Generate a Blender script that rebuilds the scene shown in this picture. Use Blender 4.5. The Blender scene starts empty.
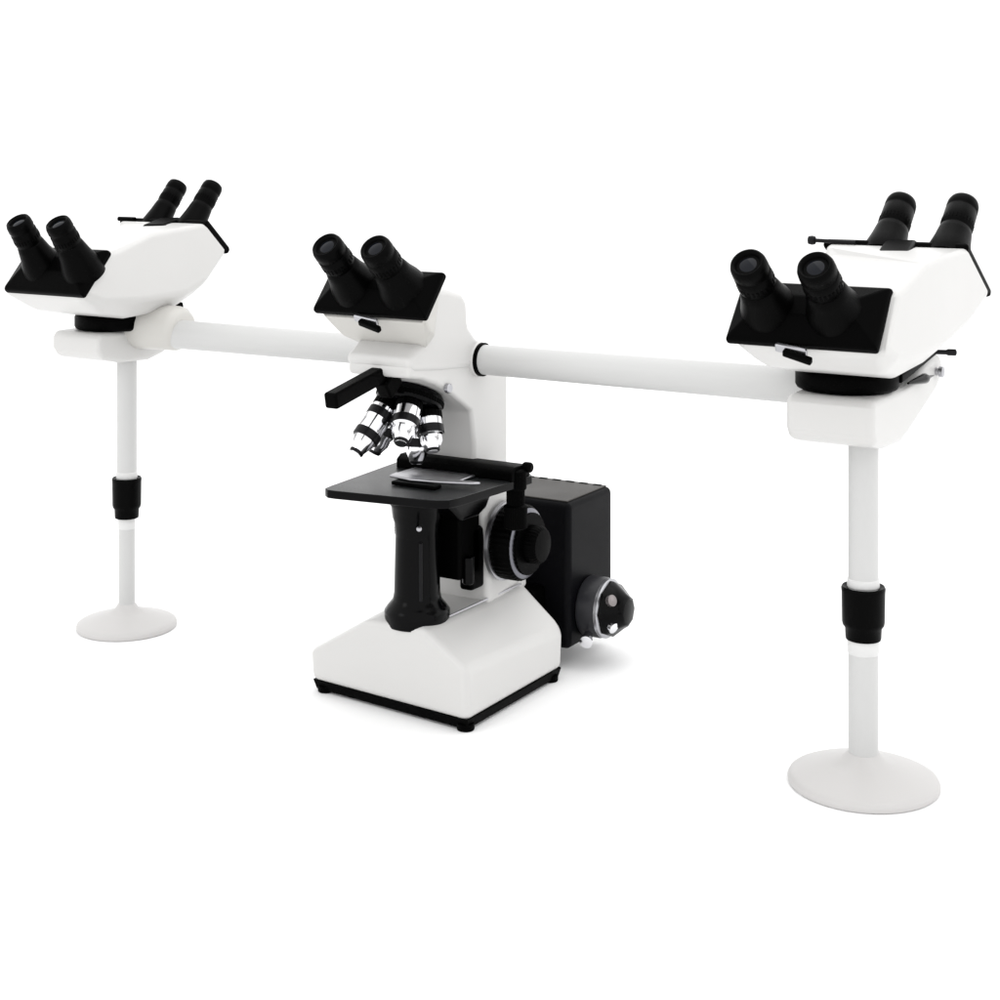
import bpy, bmesh, math
from mathutils import Vector, Matrix
S = bpy.context.scene
COL = S.collection
R = math.radians

# ---------------------------------------------------------------- camera
cd = bpy.data.cameras.new('camera'); cam = bpy.data.objects.new('camera', cd); COL.objects.link(cam); S.camera = cam
cam.location = (1.0216, -1.5768, .651)
cam.rotation_euler = (R(90), 0, R(31))
cd.sensor_width = 36; cd.lens = 1600 / 1000 * 36
cd.shift_y = -.36
cd.clip_start = .02; cd.clip_end = 200

# ---------------------------------------------------------------- light: white product studio
w = bpy.data.worlds.new('World'); S.world = w; w.use_nodes = True
bg = w.node_tree.nodes['Background']
bg.inputs[0].default_value = (1, 1, 1, 1); bg.inputs[1].default_value = 1.5

def area(name, loc, target, size, power):
    l = bpy.data.lights.new(name, 'AREA'); l.shape = 'RECTANGLE'; l.size = size; l.size_y = size * .8; l.energy = power
    o = bpy.data.objects.new(name, l); COL.objects.link(o); o.location = loc
    o.rotation_euler = (Vector(target) - Vector(loc)).to_track_quat('-Z', 'Y').to_euler()
    return o
area('softbox_overhead', (.4, .3, 2.6), (0, 0, .2), 2.4, 14)
area('softbox_side', (2.8, 1.4, 1.6), (0, 0, .3), 1.6, 5)
area('softbox_front', (-1.4, -2.6, 1.7), (0, 0, .3), .9, 6)
vs = S.view_settings; vs.view_transform = 'Standard'; vs.look = 'None'; vs.exposure = 0; vs.gamma = 1; vs.use_curve_mapping = False
S.render.engine = 'CYCLES'

# ---------------------------------------------------------------- materials
def mat(name, col, rough=.4, spec=.5, metal=0, bump=0, bscale=900, mott=0, coat=0):
    m = bpy.data.materials.new(name); m.use_nodes = True; nt = m.node_tree; N = nt.nodes; L = nt.links
    b = N['Principled BSDF']
    b.inputs['Base Color'].default_value = (*col, 1); b.inputs['Roughness'].default_value = rough
    b.inputs['Specular IOR Level'].default_value = spec; b.inputs['Metallic'].default_value = metal
    b.inputs['Coat Weight'].default_value = coat
    tc = N.new('ShaderNodeTexCoord')
    if bump:
        n = N.new('ShaderNodeTexNoise'); n.inputs['Scale'].default_value = bscale; n.inputs['Detail'].default_value = 3
        L.new(tc.outputs['Object'], n.inputs['Vector'])
        bp = N.new('ShaderNodeBump'); bp.inputs['Strength'].default_value = bump; bp.inputs['Distance'].default_value = .0006
        L.new(n.outputs['Fac'], bp.inputs['Height']); L.new(bp.outputs[0], b.inputs['Normal'])
    if mott:
        n = N.new('ShaderNodeTexNoise'); n.inputs['Scale'].default_value = 14; n.inputs['Detail'].default_value = 5
        L.new(tc.outputs['Object'], n.inputs['Vector'])
        r = N.new('ShaderNodeMapRange'); r.inputs['To Min'].default_value = max(rough - mott, .05); r.inputs['To Max'].default_value = rough + mott
        L.new(n.outputs['Fac'], r.inputs['Value']); L.new(r.outputs[0], b.inputs['Roughness'])
    return m
WHITE = mat('white_enamel', (.55, .545, .535), .34, .4, bump=.12, bscale=1400, mott=.06)
CREAM = mat('cream_enamel', (.50, .49, .465), .36, .4, bump=.12, bscale=1400, mott=.06)
POLE = mat('pole_enamel', (.50, .50, .495), .38, .35, bump=.1, mott=.05)
FOOT = mat('foot_enamel', (.485, .475, .468), .42, .35, bump=.1, mott=.05)
GAPWHITE = mat('bright_gap_white', (.60, .60, .595), .4, .35)  # paler white that paints the bright gaps beside the pole collars
BLACK = mat('black_plastic', (.0007, .0007, .0007), .42, .02, bump=.25, bscale=2200, mott=.1)
RUBBER = mat('black_rubber', (.0008, .0008, .0008), .34, .035, bump=.3, bscale=1800, mott=.1)
GLOSS = mat('satin_black_paint', (.0008, .0008, .001), .16, .08, bump=.1, mott=.08)
STAGE = mat('stage_black_anodised', (.011, .012, .0125), .34, .30, bump=.3, bscale=2600, mott=.08)
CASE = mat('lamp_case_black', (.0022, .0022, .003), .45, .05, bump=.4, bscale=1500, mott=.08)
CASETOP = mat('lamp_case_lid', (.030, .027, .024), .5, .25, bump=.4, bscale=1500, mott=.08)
GREY = mat('dark_grey_plastic', (.018, .018, .021), .35, .25, bump=.15, mott=.1)
CHROME = mat('polished_chrome', (.78, .78, .80), .12, .5, 1, mott=.07)
STEEL = mat('brushed_steel', (.42, .42, .44), .32, .5, 1, bump=.2, mott=.1)
GLASS = mat('lens_glass', (.002, .003, .006), .06, .18)
GREYSTEEL = mat('dark_steel', (.16, .16, .18), .3, .5, .9, mott=.08)
BROWN = mat('amber_grey_metal', (.22, .20, .20), .3, .5, .8, mott=.1)
DARKBAND = mat('dark_ring_metal', (.006, .006, .007), .3, .15, .2)
FLOOR = mat('white_sweep', (.9, .9, .9), .7, .1)

# ---------------------------------------------------------------- mesh helpers
class MB:
    def __init__(s): s.v = []; s.f = []; s.m = []
    def add(s, v, f, mi=0):
        o = len(s.v); s.v += [tuple(p) for p in v]; s.f += [tuple(i + o for i in q) for q in f]; s.m += [mi] * len(f); return s
    def rings(s, rs, mi=0, cap=True):
        n = len(rs[0]); v = [p for r in rs for p in r]; f = []
        for k in range(len(rs) - 1):
            for i in range(n):
                j = (i + 1) % n
                f.append((k*n + i, k*n + j, (k+1)*n + j, (k+1)*n + i))
        if cap: f.append(tuple(range(n - 1, -1, -1))); f.append(tuple((len(rs)-1)*n + i for i in range(n)))
        return s.add(v, f, mi)
    def lathe(s, prof, o, ax, n=40, mi=0, flutes=0, depth=0):
        """prof: (radius, distance along axis)"""
        ax = Vector(ax).normalized(); o = Vector(o)
        up = Vector((0, 0, 1)) if abs(ax.z) < .9 else Vector((1, 0, 0))
        a = ax.cross(up).normalized(); b = ax.cross(a)
        if flutes: n = flutes * 4
        rs = []
        for r, h in prof:
            ring = []
            for i in range(n):
                t = 2 * math.pi * i / n
                rr = r - (depth if flutes and (i % 4) >= 2 else 0)
                ring.append(o + ax*h + (a*math.cos(t) + b*math.sin(t)) * rr)
            rs.append(ring)
        return s.rings(rs, mi)
    def box(s, x0, x1, y0, y1, z0, z1, mi=0):
        return s.rings([[(x0,y0,z),(x1,y0,z),(x1,y1,z),(x0,y1,z)] for z in (z0, z1)], mi)
    def prism(s, prof, x0, x1, mi=0):
        return s.rings([[(x, y, z) for y, z in prof] for x in (x0, x1)], mi)
    def bar(s, p, q, wid, th, side=(1,0,0), mi=0):
        p = Vector(p); q = Vector(q); d = (q - p).normalized(); a = Vector(side).normalized(); a = (a - d*a.dot(d)).normalized(); b = d.cross(a)
        return s.rings([[c + a*wid/2 + b*th/2, c - a*wid/2 + b*th/2, c - a*wid/2 - b*th/2, c + a*wid/2 - b*th/2] for c in (p, q)], mi)
    def build(s, name, mats, parent=None, bevel=0, seg=3, off=(0,0,0), angle=35, label=None, sub=0):
        me = bpy.data.meshes.new(name); off = Vector(off)
        me.from_pydata([tuple(Vector(p) - off) for p in s.v], [], s.f)
        if not isinstance(mats, (list, tuple)): mats = [mats]
        for m in mats: me.materials.append(m)
        for p, i in zip(me.polygons, s.m): p.material_index = i
        bm = bmesh.new(); bm.from_mesh(me); bmesh.ops.recalc_face_normals(bm, faces=bm.faces); bm.to_mesh(me); bm.free()
        o = bpy.data.objects.new(name, me); COL.objects.link(o)
        if parent: o.parent = parent
        # all parts use world-origin coordinates under the empty
        o.location = off
        if bevel:
            b = o.modifiers.new('bevel', 'BEVEL'); b.width = bevel; b.segments = seg; b.limit_method = 'ANGLE'; b.angle_limit = R(angle); b.harden_normals = False
        for p in me.polygons: p.use_smooth = True
        if sub:
            u = o.modifiers.new('sub', 'SUBSURF'); u.levels = sub; u.render_levels = sub
        else:
            me.set_sharp_from_angle(angle=R(40)) if not bevel else None
            if bevel:
                wn = o.modifiers.new('wn', 'WEIGHTED_NORMAL'); wn.keep_sharp = False; wn.weight = 60
        if label: o['label'] = label
        return o

# ---------------------------------------------------------------- setting
fl = MB().add([(-40,-40,0),(40,-40,0),(40,40,0),(-40,40,0)], [(0,1,2,3)]).build('floor', FLOOR); fl['kind'] = 'structure'

# ---------------------------------------------------------------- the microscope
root = bpy.data.objects.new('multi_viewing_microscope', None); COL.objects.link(root)
root.empty_display_size = .1
root['label'] = 'white and black laboratory microscope with two side viewing stations on long arms and disc-footed poles'
root['category'] = 'microscope'

# eyepiece: axis direction d from a point on the face
def eyepiece(parent, base, d, L=.088, r=.0170, flare=.0275, tag=None):
    prof = [(flare*1.02, -.003), (flare*1.03, .003), (flare*1.0, .010), (flare*.93, .019), (min(r*1.30, flare*.85), .029), (min(r*1.18, flare*.80), .038), (r*1.08, .045),
            (r*.99, .0465), (r*.99, .048), (r*1.06, .0495), (r*1.05, L-.017), (r*1.0, L-.016), (r*1.0, L-.0135), (r*1.05, L-.012), (r*1.03, L-.005),
            (r*.95, L-.001), (r*.86, L), (r*.74, L-.001), (r*.66, L-.004)]
    m = MB().lathe(prof, base, d, 44)
    m.lathe([(r*.64, L-.007), (r*.60, L-.0045), (r*.3, L-.0032), (.0004, L-.003)], base, d, 32, 1)
    # dioptre ring ridges
    m.lathe([(r*1.02, .052), (r*1.085, .0525), (r*1.085, .058), (r*1.02, .0585)], base, d, 0, 2, flutes=26, depth=.0006)
    o = m.build('eyepiece', [RUBBER, GLASS, BLACK], parent)
    if tag: o['label'] = tag
    return o

def cover(parent, x, top, bot, w, th, mirror=1, lip=0, wtop=None):
    """black plate lying on a slanted head face; top/bot = (Y, Z)"""
    t = Vector((0, *top)); b = Vector((0, *bot)); d = (t - b).normalized(); n = Vector((0, -d.z, d.y)) * mirror
    if n.z < 0: n = -n
    wtop = wtop or w
    X = Vector((1, 0, 0)); c = Vector((x, 0, 0))
    def ring(off, g):
        return [c + b - d*g - X*(w+g) + n*off, c + b - d*g + X*(w+g) + n*off, c + t + d*g + X*(wtop+g) + n*off, c + t + d*g - X*(wtop+g) + n*off]
    m = MB().rings([ring(-.006, .0), ring(-.004, .003), ring(.003, .003), ring(.0065, .0), ring(th*1.35, -.016), ring(th*1.55, -.021)])
    if lip:  # low saddle between the two tubes, like the prism housing of the head
        m.bar(c + (t+b)/2 + n*(th-.001) - X*(w*.86), c + (t+b)/2 + n*(th-.001) + X*(w*.86), .040, .016, side=d)
    return m.build('face_cover', BLACK, parent, .0035, 4, angle=12)

def latch(parent, x, y, z):
    m = MB().bar((x-.017, y, z), (x+.014, y-.001, z-.004), .009, .005, side=(0, -.5, .85))
    m.bar((x-.008, y-.004, z-.004), (x+.020, y-.005, z-.011), .007, .006, side=(0, -.5, .85), mi=1)
    return m.build('latch', [STEEL, BLACK], parent, .0015, 2)

def section(r, x):
    Yt, zt, Ys, zs, Yb, zb, w, wb = r[:8]
    wl = r[8] if len(r) > 8 else w
    dl = r[9] if len(r) > 9 else 0
    return [(x-wl, Yt+dl, zt), (x-w, Ys, zs), (x-wb, Yb, zb), (x+wb, Yb, zb), (x+w, Ys, zs), (x+w, Yt, zt)]

def front_dir(deg): return Vector((0, -math.cos(R(deg)), math.sin(R(deg))))

def station(x, rt, rb, bx, handle, fx, fw, ftx, fL, fa, fs, fr, rtx, rL, ra, rr, rs, strip, sx, bz):
    k = rt[0] / .115
    rings = [
        (-.113, .509, -.155, .461, -.148, .452, .075, .066, .073),
        (-.092, .513, -.122, .448, -.112, .431, .076, .058, .066, .02*k),
        (-.035, .531, -.060, .445, -.060, .421, .078, .054, .046, .085*k),
        (.030, .5365, .030, .448, .020, .424, .079, .054, .056, .03*k),
        (rt[0]*.75, rt[1]+.0005, rb[0]*.62, .462, rb[0]*.55, .443, .079, .060, .066),
        (rt[0], rt[1], rb[0], rb[1], rb[0]-.008, rb[1]-.012, .079, .066, .074)]
    kb = 1 if handle else .62
    if fx > 0:      # narrower front cover on the far station
        rings[0] = rings[0][:6] + (.075, .062, .062)
    body = MB().rings([section(r, x) for r in rings]).build('viewing_head', WHITE, root, .014, 6, angle=14)
    cover(body, x + fx, (-.113, .509), (-.155, .461), fw, .011)
    cover(body, x, rt, rb, .076, .006 if handle else .0025, -1)
    fc = Vector((x + ftx, -.134, .484))
    for s in (-1, 1): eyepiece(body, fc + Vector((s*fs, 0, 0)), front_dir(fa), L=fL, r=fr, flare=fr*1.62)
    rc = Vector((x + rtx, rt[0]+.010, rt[1]-.014))
    for s in (-1, 1): eyepiece(body, rc + Vector((s*rs, 0, 0)), (0, math.cos(R(ra)), math.sin(R(ra))), L=rL, flare=rr*1.42, r=rr)
    MB().bar((x+.020, rt[0]-.070*k, rt[1]-.0105), (x+.004, rt[0]+.010, rt[1]-.003), .034, .020).build('prism_hinge', BLACK, body, .004, 3)
    if handle: latch(body, x-.012, -.159, .4575)
    if handle:
        MB().lathe([(.0022, 0), (.0022, .045), (.0045, .046), (.0052, .049), (.0045, .053), (.002, .054)], (x-.040, rt[0]-.01, rt[1]+.003), (-1, .0, .02), 20).build('head_lever', DARKBAND, body)
    else:
        MB().lathe([(.0032, 0), (.0032, .030), (.002, .031)], (x-.050, rt[0]-.004, rt[1]+.003), (-1, .0, .0), 20).build('head_lever', BLACK, body)
    # swivel mount under the head
    MB().lathe([(.046, .400), (.050, .402), (.0515, .405), (.0515, .417), (.049, .421), (.040, .4275)], (x+sx, -.012, 0), (0,0,1), 64).build('swivel_ring', BLACK, root)
    MB().bar((x+sx+.012, 0, .412), (x+sx+.012, strip, .427), .082, .009).build('swivel_plate', BLACK, root, .002, 2)
    # bracket
    prof = [(-.070, .400), (-.074, .392), (-.074, .366+bz), (-.066, .354+bz), (-.03, .346+bz), (.02, .344+bz), (.045, .350+bz), (.145*kb, .380), (.166*kb, .392), (.170*kb, .410), (.158*kb, .420), (.12*kb, .418), (.075*kb, .406), (.03*kb, .400)]
    br = MB().prism(prof, bx[0], bx[1]).build('arm_bracket', WHITE, root, .010, 5)
    if not handle: return body
    MB().lathe([(.0026, 0), (.0026, .026), (.0036, .028), (.0036, .036), (.002, .037)], (x+.030, strip-.012, .426), (.75, .5, -.03), 20).build('lock_lever', DARKBAND, br)
    MB().lathe([(.004, -.01), (.004, .003), (.006, .004), (.006, .008), (.003, .009)], (bx[1], .140, .402), (1, 0, 0), 24).build('clamp_bolt', STEEL, br)
    MB().lathe([(.0012, 0), (.0026, .012), (.0050, .042), (.0054, .050), (.0020, .062), (.0006, .078)], (bx[1]+.0035, .028, .404), (.05, 1, -.02), 16).build('clamp_lever', GLOSS, br)
    # pole
    return body

def pole(x, rp, rlow, rc, rd):
    p = MB().lathe([(rp, .196), (rp, .372)], (x, 0, 0), (0,0,1), 48) \
        .lathe([(rlow, .018), (rlow, .152)], (x, 0, 0), (0,0,1), 48).build('support_pole', POLE, root)
    MB().lathe([(rc*.7, .146), (rc*.82, .1465), (rc*.84, .1485), (rc*.86, .158), (rc*.97, .161), (rc, .164), (rc*1.02, .194), (rc*1.04, .198), (rc*.99, .200), (rc*.75, .198)], (x, 0, 0), (0,0,1), 48).build('height_collar', RUBBER, p)
    MB().lathe([(rp*1.07, .200), (rp*1.07, .207), (rp*1.0, .208)], (x, 0, 0), (0,0,1), 48).build('bright_gap_ring', GAPWHITE, p)  # added ring: bright gap above the collar put into colour
    MB().lathe([(rlow*1.02, .132), (rlow*1.05, .133), (rlow*1.05, .146)], (x, 0, 0), (0,0,1), 48).build('bright_gap_ring', GAPWHITE, p)  # added ring: bright gap below the collar put into colour
    MB().lathe([(rd*.97, .0), (rd*.99, .001), (rd*.995, .0045), (rd*.975, .0075), (rd*.90, .0100), (rlow*2.4, .0205), (rlow*1.5, .0245), (rlow*1.1, .031), (rlow*.9, .033)], (x, 0, 0), (0,0,1), 96).build('base_disc', FOOT, p)

station(.5, (.115, .537), (.205, .484), (.447, .537), True, -.006, .071, -.010, .083, 41, .0325, .0170, .018, .092, 40, .0165, .0345, .125, -.010, 0)
station(-.505, (.068, .538), (.110, .500), (-.571, -.485), False, .008, .066, .022, .082, 55, .0345, .0155, .001, .084, 50, .0140, .0325, .065, -.014, .012)
MB().lathe([(.024, 0), (.031, .003), (.031, .012), (.029, .072), (.0245, .082), (.0205, .084)], (-.494, .004, .404), (1, 0, 0), 48).build('arm_socket', CREAM, root)
pole(.503, .0152, .0150, .0213, .076)
pole(-.508, .0132, .0108, .0188, .066)

# bridge bars
def bridge(xa, xb, r0, r1, ring):
    z = .397
    d = (1, 0, 0) if xb > xa else (-1, 0, 0); L = abs(xb - xa)
    b = MB().lathe([(r0, 0), (r1, L)], (xa, 0, z), d, 56).build('bridge_arm', POLE, root)
    if ring:
        MB().lathe([(r0*1.0, 0), (r0*1.13, .0008), (r0*1.13, .0046), (r0*1.0, .0054)], (xa+.001, 0, z), d, 56).build('joint_ring', BLACK, b)
bridge(.047, .452, .0172, .0185, True)
bridge(-.03, -.50, .0175, .0190, False)

# ---- base
bt = [(-.142,-.070),(.088,-.092),(.090,.118),(-.112,.130)]
sh = MB()
def ring4(pts, zs): return [(p[0], p[1], z) for p, z in zip(pts, zs)]
sh.rings([ring4([(-.144,-.072),(.089,-.094),(.091,.119),(-.113,.131)], [.013]*4),
          ring4([(-.146,-.073),(.089,-.096),(.092,.121),(-.116,.133)], [.048,.071,.062,.062]),
          ring4([(-.045,-.098),(.032,-.092),(.050,.098),(-.050,.104)], [.106,.107,.115,.115])])
shell = sh.build('base_shell', WHITE, root, .009, 5, angle=14)
tray = MB().rings([ring4([(p[0]*.97, p[1]*.97) for p in bt], [.003]*4), ring4(bt, [.0145]*4)])
for p in bt: tray.lathe([(.009, 0), (.010, .001), (.010, .008)], (p[0]*.90, p[1]*.89, 0), (0,0,1), 24)
tray.build('base_tray', BLACK, root, .001, 1)
# seam strip where the pillar cover meets the base
MB().bar((.0365, -.050, .1105), (.0495, .090, .1160), .0018, .002).build('seam_strip', STEEL, shell)

# ---- arm: lower pillar, column and overhang
low = MB().prism([(.020, .105), (.115, .105), (.112, .135), (.110, .20), (.090, .262), (-.004, .262), (.012, .215), (.022, .18)], -.036, .046)
low.build('lower_pillar', WHITE, root, .008, 4)
colm = MB().prism([(-.140, .400), (-.140, .392), (-.112, .387), (-.085, .378), (-.052, .362), (-.012, .338), (-.006, .300), (-.006, .258), (.070, .258), (.070, .3835), (.0, .395), (-.08, .400), (-.10, .412), (-.138, .408)], -.0395, .0435)
colm.build('arm_column', WHITE, root, .005, 4)
top = MB().prism([(-.112, .430), (-.094, .486), (-.066, .484), (-.034, .476), (-.024, .466), (-.021, .438), (-.006, .424), (.014, .412), (.020, .402), (.020, .3855), (-.079, .3915), (-.136, .3975), (-.144, .412)], -.042, .046)
top.build('beam_splitter_housing', WHITE, root, .008, 4)
MB().lathe([(.0205, 0), (.0205, .030), (.019, .034)], (.016, .0, .397), (1, 0, 0), 48).build('arm_socket', WHITE, root)
MB().lathe([(.0055, 0), (.0055, .004), (.0045, .005)], (.044, -.066, .372), (1, 0, 0), 24).build('clamp_screw', STEEL, root)

# ---- centre head
crings = [(-.118, .502, -.151, .462, -.146, .453, .070, .066),
          (-.110, .490, -.132, .444, -.126, .431, .066, .056),
          (-.104, .480, -.112, .436, -.110, .422, .058, .046)]
ch = MB().rings([section(r, 0) for r in crings]).build('viewing_head', CREAM, root, .011, 5, angle=22)
cover(ch, 0, (-.118, .503), (-.153, .462), .072, .011)
for s in (-1, 1): eyepiece(ch, Vector((s*.032 + .004, -.134, .483)), front_dir(42), L=.083)
latch(ch, .001, -.158, .457)

# ---- filter slider and turret
sl = MB().bar((0, -.092, .401), (0, -.224, .3755), .017, .0175)
sl.bar((.004, -.112, .390), (.004, -.134, .374), .018, .022)
sl.build('filter_slider', BLACK, root, .003, 3)
TC = Vector((-.006, -.066, .355)); TA = Vector((0.03, -.44, -.89)).normalized()
nose = MB().lathe([(.026, -.012), (.036, -.010), (.0385, -.006), (.0385, .004), (.036, .007), (.028, .010), (.006, .013)], TC, TA, 64)
nose = nose.build('revolving_nosepiece', GLOSS, root)
MB().lathe([(.0385, -.004), (.0397, -.003), (.0397, .001), (.0385, .002)], TC, TA, 0, flutes=60, depth=.0007).build('turret_grip', BLACK, nose)
def objective(tilt_dir, L, r, bands):
    """objective screwed into the turret, leaning outwards"""
    a = TA.cross(Vector((1,0,0))).normalized(); b = TA.cross(a)
    rad = a*math.cos(tilt_dir) + b*math.sin(tilt_dir)
    p = TC + TA*.006 + rad*.0225
    d = (TA + rad*.36).normalized()
    m = MB()
    m.lathe([(r*.8, 0), (r*.8, .006), (r*1.05, .0065), (r*1.05, .014)], p, d, 0, 1, flutes=22, depth=.0005)
    m.lathe([(r, .014), (r, L*.62), (r*.86, L*.66), (r*.86, L*.78), (r*.62, L*.90), (r*.45, L), (.001, L)], p, d, 40, 0)
    m.lathe([(r*.47, L-.003), (r*.56, L-.004), (r*.56, L-.002), (r*.47, L-.0003)], p, d, 40, 2)
    for h in bands: m.lathe([(r*1.01, h), (r*1.06, h+.0006), (r*1.06, h+.0095), (r*1.01, h+.010)], p, d, 40, 2)
    m.build('objective', [CHROME, BLACK, DARKBAND], nose)
# a = TA x X ; measure the angle of the working objective (pointing straight down) and space five around it
_a = TA.cross(Vector((1,0,0))).normalized(); _b = TA.cross(_a)
_t = Vector((0, .89, -.44)); t0 = math.atan2(_t.dot(_b), _t.dot(_a))
for k, (L, r, bands) in enumerate([(.060, .0148, (.030,)), (.052, .0148, (.022,)), (.058, .0152, (.026,)), (.076, .0148, (.018, .046)), (.060, .0135, (.026,))]):
    objective(t0 + R(72*k), L, r, bands)

# ---- stage
st = MB().rings([[(x, y, z) for x, y in ((-.056,-.150),(-.054,-.162),(-.046,-.168),(-.036,-.168),(.070,-.154),(.086,-.150),(.096,-.142),(.100,-.126),(.110,.012),(.100,.024),(-.060,.034),(-.070,.02))] for z in (.2575, .2668)])
st.m = [1]*(len(st.f)-1) + [0]  # rim and underside darker, top paler: its reflection is put into the colour
stg = st.build('stage', [STAGE, GLOSS], root, .0012, 2)
# specimen holder plate, slide, carriage rail
MB().box(-.024, .060, -.070, -.030, .2675, .2702).build('slide_plate', STEEL, stg, .0015, 2)
MB().rings([[(x, y, z) for x, y in ((-.012,-.098),(.020,-.104),(.055,-.098),(.090,-.086),(.096,-.078),(.060,-.080),(.02,-.084),(-.014,-.082))] for z in (.2715, .2745)]).build('specimen_clip', STEEL, stg, .001, 2)
MB().box(.0, .058, -.112, -.098, .2672, .2714).build('clip_base', BLACK, stg, .001, 2)
MB().prism([(-.030, .2662), (.010, .2662), (.010, .277), (.000, .282), (-.022, .282), (-.030, .277)], -.050, .108).lathe([(.004,0),(.006,.002),(.006,.010),(.004,.012)], (.106, -.002, .279), (1,0,0), 24).build('stage_carriage', BLACK, stg, .003, 3)
MB().lathe([(.010, 0), (.0125, .002), (.0125, .022), (.0105, .024), (.0105, .040), (.0135, .042), (.0135, .066), (.010, .068)], (.102, -.012, .278), (0, 0, -1), 0, flutes=30, depth=.0006).build('stage_drive_knob', BLACK, stg)
# stage bracket down to the pillar
MB().prism([(-.095, .2562), (.030, .2562), (.026, .240), (.012, .222), (-.005, .216), (-.040, .216), (-.070, .240)], -.020, .050).build('stage_bracket', GLOSS, stg, .006, 3)

# ---- condenser and illuminator
MB().lathe([(.022, .2580), (.0325, .254), (.0335, .240), (.030, .234), (.0285, .222), (.0265, .216), (.025, .200)], (0, -.060, 0), (0,0,1), 56) \
    .lathe([(.0334, .243), (.0342, .2435), (.0342, .2485), (.0334, .249)], (0, -.060, 0), (0,0,1), 0, flutes=48, depth=.0005).build('condenser', GLOSS, root)
MB().lathe([(.0018, 0), (.0018, .010), (.003, .011), (.003, .014), (.001, .015)], (.016, -.083, .214), (.7, -.8, .25), 20).build('centring_screw', STEEL, root)  # small steel stub added to stand for a highlight on the condenser
il = MB().lathe([(.036, .100), (.0375, .110), (.0375, .116), (.033, .122), (.028, .128), (.0265, .136), (.0250, .200), (.0240, .206), (.022, .214)], (0, -.060, 0), (0,0,1), 64)
il = il.build('illuminator_tower', GLOSS, root)
MB().lathe([(.0022, 0), (.0022, .065), (.001, .066)], (.0175, -.079, .132), (0, 0, 1), 16).build('guide_rod', DARKBAND, il)
# dark block behind the condenser: rack carriage
MB().box(-.012, .040, -.032, .012, .146, .256).box(.022, .040, -.006, .022, .128, .20).build('focus_rack', BLACK, root, .004, 3)
MB().lathe([(.006, 0), (.007, .001), (.007, .030), (.005, .032)], (.0425, -.018, .172), (0, 0, -1), 24).build('rack_handle', GLOSS, root)

# ---- focus knobs (near side, and the mate on the far side)
def focus(x, s):
    y, z = .048, .178
    k = MB().lathe([(.030, -.012), (.042, -.004), (.044, 0), (.044, .020), (.041, .024), (.036, .025), (.036, .030)], (x, y, z), (s,0,0), 0, flutes=40, depth=.0007).build('coarse_focus_knob', BLACK, root)
    MB().lathe([(.0445, -.0075), (.0462, -.007), (.0462, -.002), (.0445, -.0015)], (x, y, z), (s,0,0), 72).build('tension_ring', STEEL, k)
    MB().lathe([(.020, .028), (.022, .030), (.022, .042), (.019, .046), (.008, .047)], (x, y, z), (s,0,0), 0, flutes=32, depth=.0006).build('fine_focus_knob', BLACK, k)
    MB().lathe([(.0400, .0235), (.0406, .0238), (.0407, .0246), (.0397, .0252), (.036, .0265)], (x, y, z), (s,0,0), 64).build('scale_ring', GREYSTEEL, k)
focus(.058, 1)
focus(-.048, -1)

# ---- lamp housing
lb = MB().box(-.050, .083, .150, .268, .024, .2045).build('lamp_housing', CASE, root, .008, 4)
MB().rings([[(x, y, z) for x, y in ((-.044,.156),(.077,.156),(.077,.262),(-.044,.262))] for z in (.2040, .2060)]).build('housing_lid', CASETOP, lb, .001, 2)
for i in range(6):
    MB().box(-.040 + i*.020, -.028 + i*.020, .255, .260, .2055, .2068).build('vent_rib', BLACK, lb, .0008, 1)
MB().box(-.030, .05, .120, .152, .03, .10).build('lamp_coupling', BLACK, root, .004, 2)
# lamp adjustment drum on the side of the housing
o = (.083, .200, .068)
dr = MB().lathe([(.035, 0), (.037, .002), (.037, .022), (.035, .025)], o, (1,0,0), 64).build('lamp_drum', GREY, lb)
MB().lathe([(.0352, .024), (.0372, .0255), (.0372, .030), (.0345, .032)], o, (1,0,0), 64).build('chrome_rim', CHROME, dr) if False else None
MB().lathe([(.0345, .0245), (.0362, .0255), (.0362, .0295), (.034, .031)], o, (1,0,0), 64).build('drum_rim', STEEL, dr)
MB().lathe([(.0345, .030), (.0345, .035), (.022, .050), (.018, .056), (.015, .057)], o, (1,0,0), 8).build('drum_cap', GLOSS, dr)
MB().lathe([(.006, 0), (.007, .001), (.007, .006), (.004, .007)], (.124, .178, .084), (.85, -.3, .35), 24).build('drum_screw', BROWN, dr)
MB().lathe([(.006, 0), (.007, .001), (.007, .006), (.004, .007)], (.124, .182, .053), (.85, -.3, -.35), 24).build('drum_screw', CHROME, dr)
MB().lathe([(.006, 0), (.006, .012), (.008, .013), (.008, .018), (.003, .019)], (.098, .172, .040), (.3, -.9, -.2), 24).build('centring_screw', CHROME, dr)
